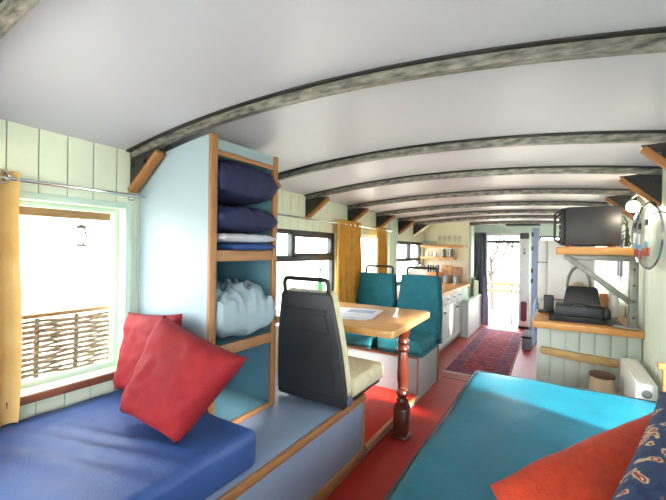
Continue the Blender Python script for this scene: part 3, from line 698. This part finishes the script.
mxl = Matrix.Translation((.375, 2.86, 1.495)) @ Matrix.Rotation(math.radians(112), 4, 'X')
b_ = B(); lathe(b_, [(.012, -.06), (.022, -.05), (.030, -.01), (.036, .03), (.034, .031), (.02, .0)], mx=mxl, seg=18); obj('lamp_shade', b_, 'white', t_)
b_ = B(); lathe(b_, [(.005, .004), (.022, .012), (.026, .026), (.012, .036)], mx=mxl, seg=14); obj('bulb', b_, 'bulb', t_)
b_ = B(); tube(b_, [(.375, 2.885, 1.54), (.40, 2.89, 1.56), (RW-.001, 2.89, 1.56)], .006, 8); obj('arm', b_, 'white', t_)
pl = bpy.data.lights.new('spot_bulb', 'POINT'); pl.energy = 1.2; pl.color = (1, .85, .65); pl.shadow_soft_size = .03
po = bpy.data.objects.new('spot_bulb', pl); C.objects.link(po); po.parent = t_; po.location = Vector((.37, 2.82, 1.44))-Vector((.40, 2.88, 1.5))
# clear round plate hanging from a hook on the right wall
DA = math.radians(9); DC = Vector((.398, 2.5, 1.295))
mxd = Matrix.Translation(DC) @ Matrix.Rotation(DA, 4, 'Z') @ Matrix.Rotation(-PI/2, 4, 'Y')
t_ = thing('glass_wall_plate', 'round clear domed plate with coloured painted strips hanging by the right wall', 'wall plate', DC)
b_ = B(); lathe(b_, [(.172, 0), (.172, .006), (.15, .03), (.10, .046), (.04, .052), (0, .053)], mx=mxd, seg=40); obj('dome', b_, 'disc', t_, smooth=60)
b_ = B(); tube(b_, [mxd @ Vector((.174*math.cos(k*PI/24), .174*math.sin(k*PI/24), .002)) for k in range(48)], .005, 6, closed=True); obj('rim', b_, 'chrome', t_)
for (dy, zs_) in ((.01, .005), (-.05, -.005), (-.11, .012)):
    for nm, m, z0, z1, wd in (('dark_blob', 'black', .035, .065, .03), ('white_strip', 'white', -.045, .01, .020), ('blue_strip', 'skyp', -.075, -.046, .030), ('red_strip', 'redp', -.12, -.076, .028)):
        rr = math.hypot(dy, (z0+z1)/2); h_ = .056-.9*rr*rr
        b_ = B(); box(b_, (z0+zs_, dy-wd/2, h_), (z1+zs_, dy+wd/2, h_+.006), .0025, 2, mxd); obj(nm, b_, m, t_)
b_ = B(); tube(b_, [mxd @ Vector((.10, -.12, .03)), mxd @ Vector((.11, -.165, .012)), Vector((RW-.001, 2.30, 1.39))], .003, 6); obj('hook_wire', b_, 'black', t_)

# ------------------------------------------------------------ things on the peninsula
t_ = thing('printer', 'black printer with raised rear paper support on the counter', 'printer', (.11, 3.13, .733))
b_ = B(); box(b_, (-.02, 3.03, .7445), (.26, 3.23, .83), .012); obj('printer_body', b_, 'shell', t_)
b_ = B(); prism(b_, rounded([(.03, .835), (.25, .835), (.235, .955), (.05, .955)], [0, 0, .025, .025], 4), lambda p, y: (p[0], y+(p[1]-.83)*.35, p[1]), 3.15, 3.165, .003); obj('paper_support', b_, 'shell', t_)
b_ = B(); box(b_, (-.005, 2.985, .745), (.245, 3.029, .76), .004); obj('output_tray', b_, 'black', t_)
b_ = B(); tube(b_, [(.085, 3.028, .825), (.10, 3.024, .838), (.14, 3.024, .838), (.155, 3.028, .825)], .005, 6); obj('tray_handle', b_, 'galv', t_)
b_ = B(); box(b_, (.2605, 3.06, .75), (.30, 3.2, .815), .008); obj('side_pod', b_, 'black', t_)
b_ = B(); prism(b_, rounded([(-.06, 2.95), (.36, 2.97), (.36, 3.3), (-.06, 3.3)], .03, 4), lambda p, z: (p[0], p[1], z), .7255, .7335, .002)
one('rubber_mat', b_, 'black', 'thin black mat under the printer on the counter', 'mat')
b_ = B(); box(b_, (-.03, 2.99, .734), (.28, 3.24, .7443), .003); obj('printer_base', b_, 'black', t_)
t_ = thing('desk_speaker', 'small black box left of the printer on the counter', 'speaker', (-.07, 3.3, .7255))
b_ = B(); box(b_, (-.10, 3.32, .74), (-.03, 3.39, .86), .006); obj('box_body', b_, 'shell', t_)
b_ = B(); box(b_, (-.135, 3.31, .7257), (-.02, 3.40, .7397), .004); obj('stand', b_, 'black', t_)
t_ = thing('kettle', 'cream kettle with an arched grey handle behind the printer', 'kettle', (.13, 3.38, .7255))
b_ = B(); lathe(b_, [(.07, .726), (.08, .75), (.078, .85), (.06, .93), (.03, .965), (.01, .975)], (.13, 3.39, 0), 22); obj('kettle_body', b_, 'crock', t_)
b_ = B(); tube(b_, [(.13+.075*math.cos(k*PI/12), 3.39, .93+.16*math.sin(k*PI/12)) for k in range(13)], .010, 8); obj('arched_handle', b_, 'galv', t_)
def jar(x, y, z, r, h, m, label, lidm='white', group='jars behind the printer'):
    t = thing('jar', label, 'jar', (x, y, z), group=group)
    b = B(); lathe(b, [(r*.92, 0), (r, .006), (r, h*.8), (r*.8, h*.86)], (x, y, z), 16); obj('jar_body', b, m, t)
    b = B(); lathe(b, [(r*.85, h*.861), (r*.85, h), (r*.3, h)], (x, y, z), 16); obj('lid', b, lidm, t)
jar(.285, 3.38, .7255, .03, .17, 'amber', 'amber filled jar with orange lid behind the printer', 'orange')
jar(.345, 3.40, .7255, .032, .19, 'white', 'white jar next to the amber jar on the counter', 'offwhite')

# ------------------------------------------------------------ refrigerator on a cupboard
b_ = B(); box(b_, (-.12, 3.60, .001), (.44, 4.2, .79), .004); t_ = thing('base_cupboard', 'off white cupboard carrying the refrigerator behind the peninsula', 'cupboard', (.16, 3.9, 0))
obj('carcass', b_, 'offwhite', t_)
b_ = B(); box(b_, (-.138, 3.61, .06), (-.1205, 4.19, .78), .004); dr = obj('door', b_, 'offwhite', t_)
b_ = B(); box(b_, (-.158, 3.66, .55), (-.1385, 3.675, .68), .003); obj('handle', b_, 'chrome', dr)
b_ = B(); tube(b_, [(-.1387, 3.89, .72), (-.165, 3.89, .715), (-.168, 3.89, .74)], .005, 6); obj('coat_hook', b_, 'chrome', dr)
t_ = thing('refrigerator', 'white refrigerator standing on the cupboard behind the shelf brace', 'refrigerator', (.08, 3.9, .79))
b_ = B(); box(b_, (-.085, 3.60, .805), (.245, 4.18, 1.305), .01); obj('body', b_, 'white', t_)
b_ = B(); box(b_, (-.155, 3.60, 1.115), (-.0855, 4.18, 1.305), .012); obj('freezer_door', b_, 'white', t_)
b_ = B(); box(b_, (-.155, 3.60, .805), (-.0855, 4.18, 1.108), .012); d_ = obj('lower_door', b_, 'white', t_)
b_ = B(); box(b_, (-.165, 3.62, 1.105), (-.09, 3.7, 1.118), .003); obj('hinge', b_, 'grey', t_)
b_ = B()
for x in (-.06, .22):
    for y in (3.63, 4.15): lathe(b_, [(.015, .7905), (.015, .8045)], (x, y, 0), 10)
obj('foot', b_, 'grey', t_)
# navy box and striped coat at the aisle end of the peninsula
t_ = thing('storage_box', 'dark slate storage box on the floor at the aisle end of the peninsula', 'box', (-.32, 5.2, 0))
b_ = B(); box(b_, (-.375, 5.03, .001), (-.27, 5.5, .14), .008); obj('box_body', b_, 'dgrey', t_)
b_ = B(); box(b_, (-.38, 5.025, .1405), (-.265, 5.505, .165), .006); obj('lid', b_, 'piping', t_)
b_ = pillow((-.185, 3.78, .33), (-.185, 4.0, .33), (-.180, 3.96, .76), (-.180, 3.82, .76), .045, n=16, wr=.012, seed=22)
one('hanging_jacket', b_, 'bluedoor', 'crumpled blue jacket hanging at the aisle side of the refrigerator cupboard', 'jacket', smooth=80)

# ------------------------------------------------------------ kitchen on the left
KX = -1.135
for k, (y0, lab) in enumerate(((3.42, 'pale grey kitchen cabinet nearest the dining seats, directly behind the teal aisle seat'), (4.02, 'pale grey kitchen cabinet in the middle of the run, past the teal seat'), (4.62, 'pale grey kitchen cabinet at the far end of the worktop'))):
    t_ = thing('kitchen_cabinet', lab, 'cabinet', (-1.48, y0+.3, 0), group='kitchen cabinets')
    y1 = y0+.595
    b_ = B(); box(b_, (LW+.004, y0, .07), (KX-.02, y1, .675), .002); obj('body', b_, 'cab', t_)
    b_ = B(); box(b_, (LW+.01, y0, .001), (KX-.05, y1, .0695)); obj('plinth', b_, 'grey', t_)
    for a_, c__ in ((y0+.004, y0+.296), (y0+.300, y1-.004)):
        b_ = B(); box(b_, (KX-.0195, a_, .555), (KX, c__, .668), .004); d_ = obj('drawer', b_, 'cab', t_)
        b_ = B(); m_ = (a_+c__)/2; tube(b_, [(KX+.0005, m_-.03, .615), (KX+.018, m_-.025, .61), (KX+.018, m_+.025, .61), (KX+.0005, m_+.03, .615)], .004, 6); obj('handle', b_, 'frame', d_)
        b_ = B()
        for lo, hi in (((a_, .08), (a_+.045, .545)), ((c__-.045, .08), (c__, .545)), ((a_+.045, .08), (c__-.045, .125)), ((a_+.045, .5), (c__-.045, .545))): box(b_, (KX-.0195, lo[0], lo[1]), (KX, hi[0], hi[1]), .002)
        box(b_, (KX-.0195, a_+.045, .125), (KX-.009, c__-.045, .5)); d_ = obj('door', b_, 'cab', t_)
        b_ = B(); lathe(b_, [(.005, 0), (.005, .01), (.011, .014), (.008, .022)], mx=Matrix.Translation((KX, a_+.022 if a_ > y0+.1 else c__-.022, .47)) @ Matrix.Rotation(PI/2, 4, 'Y'), seg=10); obj('knob', b_, 'frame', d_)
b_ = B(); box(b_, (LW+.004, 3.42, .676), (KX+.025, 5.67, .715), .005); one('kitchen_worktop', b_, 'counter', 'long wooden kitchen worktop under the kitchen window', 'worktop')
b_ = B(); box(b_, (LW+.004, 5.222, .001), (KX-.002, 5.67, .674), .002); one('end_filler_panel', b_, 'green', 'pale mint end panel closing the kitchen cabinets', 'panel')
kw = B(); KE = -1.15
prism(kw, [(LW+.001, 0), (KE, 0)]+[(KE-(KE-LW-.001)*q/8, zc(KE-(KE-LW-.001)*q/8, 5.7)-.001) for q in range(9)], lambda p, y: (p[0], y, p[1]), 5.68, 5.73); struct('wall_partition', kw, 'cream')
b_ = B(); box(b_, (LW+.004, 5.668, .716), (-1.16, 5.679, 1.06), .001); one('splashback', b_, 'tile', 'beige splashback panel on the kitchen end wall', 'splashback')
b_ = B(); box(b_, (-1.15, 5.731, .001), (-1.12, 5.95, 1.58), .003); struct('trim_5', b_, 'green')
G = 'pine shelves on the kitchen end wall'
b_ = B(); box(b_, (LW+.004, 5.5, 1.245), (-1.18, 5.679, 1.275), .004); one('kitchen_shelf', b_, 'counter', 'upper pine kitchen shelf holding drinking glasses', 'shelf', G)
b_ = B(); box(b_, (LW+.004, 5.5, 1.07), (-1.314, 5.679, 1.10), .004); one('kitchen_shelf', b_, 'counter', 'lower pine kitchen shelf holding mugs', 'shelf', G)
GL = 'stem glasses on the upper kitchen shelf'
pos = [-1.552, -1.48, -1.408, -1.335, -1.263]
wh = ['leftmost', 'second from left', 'middle', 'second from right', 'rightmost']
for x, q in zip(pos, wh):
    t_ = thing('wine_glass', q+' of the stem glasses on the upper kitchen shelf', 'glass', (x, 5.59, 1.276), group=GL)
    b_ = B(); lathe(b_, [(.014, .055), (.026, .075), (.030, .11), (.026, .15), (.024, .15), (.027, .11), (.022, .078), (.003, .06)], (x, 5.59, 1.276), 14); obj('bowl', b_, 'tumbler', t_)
    b_ = B(); lathe(b_, [(.026, 0), (.024, .003), (.004, .008), (.0035, .054)], (x, 5.59, 1.276), 12); obj('stem', b_, 'tumbler', t_)
for x, q in zip([-1.795, -1.735, -1.675, -1.615], ['leftmost', 'second', 'third', 'rightmost']):
    b_ = B(); lathe(b_, [(.024, 0), (.028, .07), (.026, .07), (.022, .006)], (x, 5.58, 1.276), 14)
    one('tumbler', b_, 'tumbler', q+' of the short tumblers left of the stem glasses', 'glass', 'tumblers on the upper kitchen shelf')
for x, r, h, m, q in ((-1.739, .03, .07, 'white', 'white mug at the left of the lower kitchen shelf'), (-1.615, .03, .07, 'white', 'white mug second from left on the lower kitchen shelf')):
    t_ = thing('mug', q, 'mug', (x, 5.58, 1.101), group='mugs on the lower kitchen shelf')
    b_ = B(); lathe(b_, [(r*.9, 0), (r, .005), (r, h), (r*.88, h), (r*.85, .01)], (x, 5.58, 1.101), 16); obj('cup', b_, m, t_)
    b_ = B(); tube(b_, [(x+r-.001, 5.58, 1.101+h*.8), (x+r+.018, 5.58, 1.101+h*.7), (x+r+.018, 5.58, 1.101+h*.35), (x+r-.001, 5.58, 1.101+h*.2)], .004, 6); obj('handle', b_, m, t_)
for x, q in ((-1.49, 'left'), (-1.382, 'right')):
    t_ = thing('metal_jug', 'steel jug at the '+q+' of the pair on the lower kitchen shelf', 'jug', (x, 5.58, 1.101), group='steel jugs on the lower kitchen shelf')
    b_ = B(); lathe(b_, [(.036, 0), (.038, .01), (.034, .1), (.038, .12), (.034, .12), (.03, .02)], (x, 5.58, 1.101), 18); obj('jug_body', b_, 'galv', t_)
    b_ = B(); tube(b_, [(x+.034, 5.56, 1.20), (x+.06, 5.55, 1.185), (x+.058, 5.55, 1.14), (x+.036, 5.56, 1.12)], .004, 6); obj('handle', b_, 'galv', t_)
# worktop items
t_ = thing('knife_rack', 'orange tin of dark handled knives on the kitchen worktop', 'knife rack', (-1.615, 5.5, .7155))
b_ = B(); box(b_, (-1.718, 5.44, .716), (-1.511, 5.56, .87), .006); obj('tin', b_, 'orange', t_)
for k in range(5):
    b_ = B(); box(b_, (-1.703+k*.037, 5.485, .871), (-1.679+k*.037, 5.51, .98), .004); obj('knife_handle', b_, 'piping', t_)
for x, y, w_, h, m, lab in ((-1.449, 5.62, .16, .26, 'ply', 'large pale chopping board leaning on the splashback'), (-1.294, 5.63, .13, .24, 'pineh', 'smaller chopping board right of the large one')):
    t_ = thing('chopping_board', lab, 'chopping board', (x, y, .7155), group='chopping boards by the splashback')
    b_ = B(); pr_ = rounded([(-w_/2, 0), (w_/2, 0), (w_/2, h), (-w_/2, h)], .02, 4); prism(b_, pr_, lambda p, q: (x+p[0], y+q+p[1]*.08, .7165+p[1]), 0, .016, .003); obj('board', b_, m, t_)
    b_ = B(); tube(b_, [(x+.014*math.cos(k*PI/6), y-.002+(h-.03)*.08, .7165+h-.03+.014*math.sin(k*PI/6)) for k in range(12)], .003, 5, closed=True); obj('hole_ring', b_, 'lid', t_)
for x, y, lab in ((-1.428, 5.5, 'left'), (-1.278, 5.5, 'right')):
    t_ = thing('canister', 'grey storage canister on the '+lab+' in front of the chopping boards', 'canister', (x, y, .7155), group='grey canisters on the worktop')
    b_ = B(); lathe(b_, [(.038, .0), (.04, .005), (.04, .10)], (x, y, .716), 18); obj('body', b_, 'grey', t_)
    b_ = B(); lathe(b_, [(.041, .1005), (.041, .118), (.01, .124)], (x, y, .716), 18); obj('lid', b_, 'dgrey', t_)
bottle('bottle', -1.79, 5.2, .7155, .30, .032, 'greeng', 'green bottle on the kitchen worktop beside the knife tin')
t_ = thing('dish_rack', 'chrome dish rack of white plates under the kitchen window', 'dish rack', (-1.62, 4.75, .7155))
b_ = B(); tube(b_, [(-1.75, 4.6, .74), (-1.48, 4.6, .74), (-1.48, 4.98, .74), (-1.75, 4.98, .74)], .005, 6, closed=True)
for x in (-1.75, -1.48):
    for y in (4.6, 4.98): tube(b_, [(x, y, .7165), (x, y, .74)], .005, 6)
for k in range(6): tube(b_, [(-1.75, 4.64+k*.06, .74), (-1.48, 4.64+k*.06, .74)], .003, 6)
obj('rack', b_, 'chrome', t_)
for k in range(4):
    b_ = B(); lathe(b_, [(.06, 0), (.10, .010), (.103, .013), (.09, .012), (.01, .006)], mx=Matrix.Translation((-1.615, 4.665+k*.06, .851)) @ Matrix.Rotation(PI/2-.12, 4, 'X'), seg=26)
    one('plate', b_, 'white', ['white plate nearest the camera in the dish rack', 'second white plate from the camera in the dish rack', 'third white plate from the camera in the dish rack', 'white plate at the far end of the dish rack'][k], 'plate', 'plates in the dish rack')
t_ = thing('kitchen_tap', 'chrome swan neck tap beside the dish rack', 'tap', (-1.72, 5.06, .7155))
b_ = B(); lathe(b_, [(.022, .7157), (.022, .73), (.012, .74)], (-1.72, 5.06, 0), 14); obj('tap_base', b_, 'chrome', t_)
b_ = B(); tube(b_, [(-1.72, 5.06, .74), (-1.72, 5.06, .92)]+[(-1.65+.07*math.cos(PI-k*PI/8), 5.06, .92+.07*math.sin(k*PI/8)) for k in range(1, 9)]+[(-1.58, 5.06, .89)], .009, 8); obj('spout', b_, 'chrome', t_)
# low boarded unit at the end with mint cap, rounded green back
t_ = thing('low_boarded_unit', 'low grey boarded unit with a mint cap beside the slate curtain', 'cabinet', (-1.09, 5.7, 0))
b_ = B(); y = 5.24
while y < 6.14:
    box(b_, (-1.062, y+.0015, .001), (-1.05, y+.0985, .49), .002); y += .1
obj('boards', b_, 'cab', t_)
b_ = B(); box(b_, (-1.132, 5.24, .001), (-1.0625, 5.475, .49)); box(b_, (-1.097, 5.476, .001), (-1.0625, 6.14, .49)); obj('carcass', b_, 'cab', t_)
b_ = B(); box(b_, (-1.132, 5.225, .4905), (-1.04, 5.475, .52), .003); box(b_, (-1.097, 5.4752, .4905), (-1.04, 6.15, .52), .003); obj('cap', b_, 'green', t_)
b_ = B(); prism(b_, rounded([(5.75, .5205), (6.1, .5205), (6.1, .74), (5.95, .80), (5.75, .80)], [0, 0, .1, .1, .02], 5), lambda p, x: (x, p[0], p[1]), -1.096, -1.07, .003); one('rounded_back_board', b_, 'groove', 'sage green board with a rounded corner on the low boarded unit', 'board')
curtain('curtain', 6.28, -1.2, -1.0, .03, 1.5, 4, .02, 'dgrey', 'slate grey curtain left of the far entrance', .35, axis='x')
curtain('curtain', 6.22, -1.02, -.96, .02, .8, 2, .012, 'lilac', 'lilac lining hem catching light at the foot of the slate curtain', .9, axis='x')
# roof hatch near the entrance
t_ = thing('roof_hatch', 'dark roof hatch with a white diagonal stay near the entrance', 'hatch', (-.5, 6.28, 1.6))
b_ = B(); prism(b_, rounded([(-.72, 6.18), (-.25, 6.18), (-.25, 6.42), (-.72, 6.42)], .06, 4), lambda p, z: (p[0], p[1], z), zc(-.25, 6.42)-.035, zc(-.25, 6.42)-.008, .004); obj('hatch_lid', b_, 'piping', t_)
b_ = B(); bar(b_, (-.80, 6.17, zc(-.7, 6.4)-.02), (-.62, 6.19, zc(-.7, 6.4)-.085), .03, .012); obj('stay', b_, 'white', t_)
# rug
RWD, RLN = .58, 2.35
t_ = thing('rug', 'long faded red and violet patterned rug on the aisle floor', 'rug', (-.69, 4.87, 0), math.radians(.8))
b_ = B(); box(b_, (-RWD/2, -RLN/2, .0005), (RWD/2, RLN/2, .009), .002); obj('pile', b_, rug_mat(RWD, RLN), t_, local=True)
b_ = B()
for s in (-1, 1):
    for k in range(40): box(b_, (-RWD/2+k*RWD/40, s*RLN/2+(0 if s > 0 else -.03), .0006), (-RWD/2+k*RWD/40+.011, s*RLN/2+(.03 if s > 0 else 0), .004))
obj('fringe', b_, 'offwhite', t_, local=True)
b_ = B(); box(b_, (-.93, 3.50, .0003), (-.36, 3.53, .004), .001); struct('trim_6', b_, 'brown')

# ------------------------------------------------------------ outside
b_ = B(); box(b_, (-40, -30, -.95), (30, 60, -.9)); struct('ground_outside', b_, 'ground')
b_ = B(); box(b_, (-2.4, YF+.101, -.1), (.9, 8.3, -.03), .004); one('entrance_deck', b_, 'ground', 'pale timber deck outside the far entrance', 'deck')
t_ = thing('deck_railing', 'deck railing with two wooden rails outside the far entrance', 'railing', (-.9, 8.2, -.03))
for z in (.50, .36):
    b_ = B(); box(b_, (-2.2, 8.17, z), (.6, 8.23, z+.06), .004); obj('rail', b_, 'ext', t_)
for x in (-2.1, -.62, .5):
    b_ = B(); box(b_, (x, 8.231, -.0295), (x+.05, 8.28, .62), .004); obj('post', b_, 'white', t_)
def tree(x, y, h, seed, label):
    random.seed(seed); t = thing('bare_tree', label, 'tree', (x, y, -.9), group='bare trees beyond the deck')
    b = B()
    def br(p, d, L, r, lev):
        q = p+d*L*.5+Vector((random.uniform(-.1, .1), 0, 0))*L*.5; e = p+d*L
        tube(b, [p, q, e], [r, r*.85, r*.65], 6)
        if lev:
            for _ in range(3):
                nd = (d+Vector((random.uniform(-.8, .8), random.uniform(-.5, .5), random.uniform(-.1, .5)))).normalized(); br(p+d*L*random.uniform(.5, 1), nd, L*.62, r*.55, lev-1)
    br(Vector((x, y, -.9)), Vector((random.uniform(-.1, .1), 0, 1)).normalized(), h*.42, .07, 4)
    obj('branches', b, 'bark', t, smooth=60)
tree(-1.9, 13.5, 4.6, 3, 'bare tree seen through the middle of the far doorway')
tree(-.9, 16, 5.2, 8, 'bare tree at the right of the far doorway')
